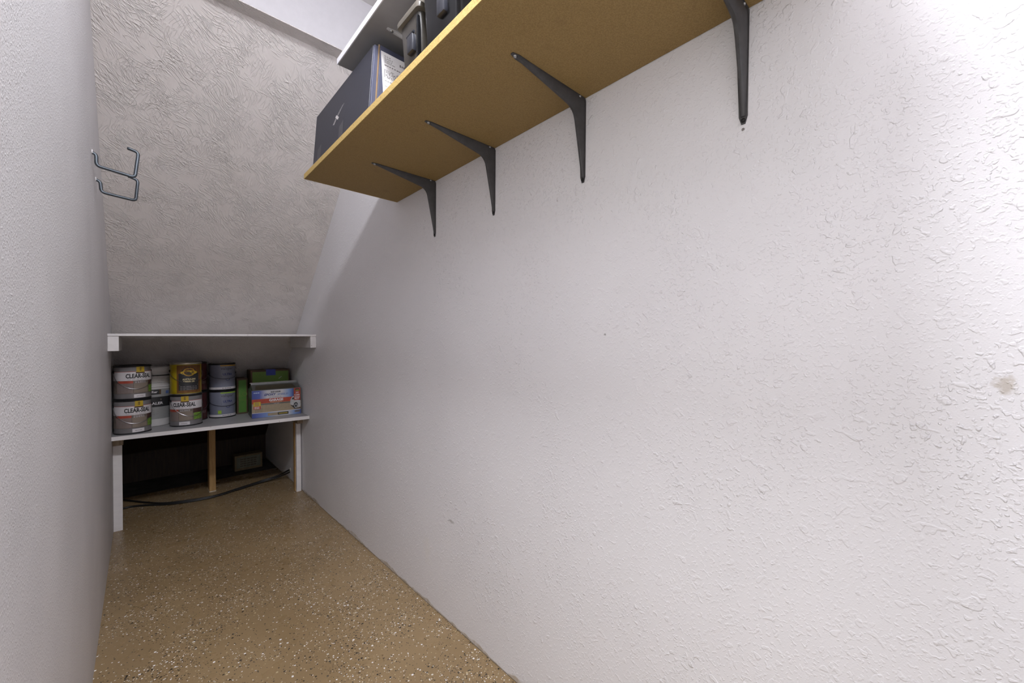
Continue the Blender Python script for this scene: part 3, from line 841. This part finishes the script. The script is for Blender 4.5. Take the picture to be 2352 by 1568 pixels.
fr('corner_print', wd*.86, wd*.97, .016, .026, M['can_brown'], .0006)
ft('lettering_maker', text2d('RUST-OLEUM', .0125, .0006, .056), wd*.47, .166, M['ink'])
ft('lettering_name', text2d('EPOXY', .020, .0008, .070, .3), wd*.36, .149, M['navyink'])
ft('lettering_shield', text2d('SHIELD', .016, .0003, .066, .3), wd*.615, .1475, M['bluep'])
ft('lettering_garage', text2d('GARAGE', .021, .0010, .084), wd*.48, .1115, M['can_white'])
ft('lettering_coating', text2d('FLOOR COATING KIT', .0075, .0001, .070), wd*.48, .099, M['cream'])
ft('corner_lettering', barlines(1, .034, .01, .006, .2, 3), .028, .166, M['blueprint'])
ft('sub_print', barlines(1, .075, .01, .0025), wd*.47, .132, M['greyink'])
ft('tan_tag', barlines(1, .034, .01, .007, .2, 2), wd*.49, .087, M['greyink'], .0014)
fr('yellow_badge', .010, .050, .078, .106, M['can_yellow'], .0010)
ft('badge_print', barlines(3, .026, .007, .003, .3, 2), .030, .099, M['can_brown'], .0022)
fr('red_badge', .010, .050, .058, .078, M['can_red'], .0010)
ft('badge_lines', barlines(3, .03, .005, .0028, .3, 3), .030, .073, M['can_white'], .0022)
ft('fine_print', barlines(7, .045, .0042, .0015, .4, 5), .040, .062, M['can_brown'], .0006)
rp2 = fr('red_panel', wd*.845, wd*.985, .098, .182, M['boxred'], .0012)
fr('panel_badge', wd*.87, wd*.965, .160, .177, M['boxblack'], .0018); fr('badge_bar', wd*.88, wd*.955, .163, .168, M['can_yellow'], .0023)
ft('lettering_size', text2d('2.5', .014, .0006), wd*.915, .150, M['can_white'], .0024)
ft('lettering_car', text2d('CAR', .016, .0006, .034), wd*.915, .133, M['can_white'], .0024)
ft('lettering_kit', text2d('KIT', .015, .0007, .030), wd*.915, .109, M['can_white'], .0024)
ft('panel_lines', barlines(1, .034, .005, .004, .2, 4), wd*.915, .121, M['can_white'], .0024)
x = wd
car = ft('car_picture', poly2d([(x*.765, .082), (x*.775, .105), (x*.80, .118), (x*.83, .128), (x*.87, .120), (x*.90, .100), (x*.985, .094), (x*.992, .060), (x*.97, .048), (x*.90, .046), (x*.86, .060), (x*.80, .066), (x*.77, .070)]), 0, 0, M['carp'], .0009)
ft('car_shadow', poly2d([(x*.77, .068), (x*.87, .056), (x*.91, .042), (x*.99, .046), (x*.99, .038), (x*.86, .038)]), 0, 0, M['boxblack'], .0007)
ft('car_window', poly2d([(x*.80, .104), (x*.815, .116), (x*.84, .118), (x*.855, .104)]), 0, 0, M['boxblack'], .0014)
ft('car_wheel', disc2d(x*.885, .062, .0135, .021), 0, 0, M['boxblack'], .0014)
ft('wheel_rim', disc2d(x*.888, .058, .010, .0155, hole=.6), 0, 0, M['carp'], .0019)
sd = lambda name, y0, y1, z0, z1, m: obj(name, box(-.0009, -.0004, y0, y1, z0, z1), m, t)
sd('side_print', .03, .17, .13, .165, M['greyink']); sd('side_band', .004, FD-.004, .09, .12, M['can_dark']); sd('side_text', .03, .15, .03, .08, M['boxblack'])

# ------------------------------------------------------------------ under the low shelf
t = thing('cardboard_box', 'small tan cardboard box on the floor at the dark back', 'box', (.66, 3.99, -.004))
obj('body', box(-.098, .098, -.05, .05, 0, .125, .002), M['tanbox'], t)
obj('side_label', box(-.085, .085, -.0508, -.0502, .02, .11), M['boxlabel'], t)
obj('print', place(barlines(4, .12, .018, .006), (0, -.0512, .09), ux, uy), M['brownboard'], t)['kind'] = 'stuff'

def cable(label, pts):
    o = obj('cable', tube(catmull(pts, 8), .0062, 8), M['cable'], None, True)
    return setp(o, label, 'cable', 'black cables under the low shelf')
z0 = .0066
c1 = [(-.108, 3.78, z0), (-.084, 3.73, z0), (-.03, 3.645, z0), (.032, 3.556, z0), (.137, 3.447, z0), (.353, 3.385, z0), (.50, 3.425, z0+.002), (.66, 3.470, z0+.008), (.77, 3.445, .038), (.826, 3.382, .079)]
c2 = [(-.108, 3.53, z0), (-.06, 3.545, z0), (.01, 3.515, z0), (.115, 3.434, z0), (.22, 3.385, z0), (.353, 3.367, z0), (.50, 3.406, z0+.002), (.665, 3.452, z0+.006), (.77, 3.424, .032), (.824, 3.362, .068)]
cable('black cable curving along the floor from the wall hole', c1)
cable('second black cable lying alongside, splitting off towards the side wall', c2)
o = obj('cable_hole', lathe([(.004, .004), (.012, .003), (.016, 0)], 18), M['grommet'], None, True)
o.matrix_world = Matrix.Translation((XR-.0002, 3.388, .078)) @ Matrix.Rotation(R(-90), 4, 'Y')
setp(o, 'chipped plaster ring where the black cables enter the wall', 'wall hole')
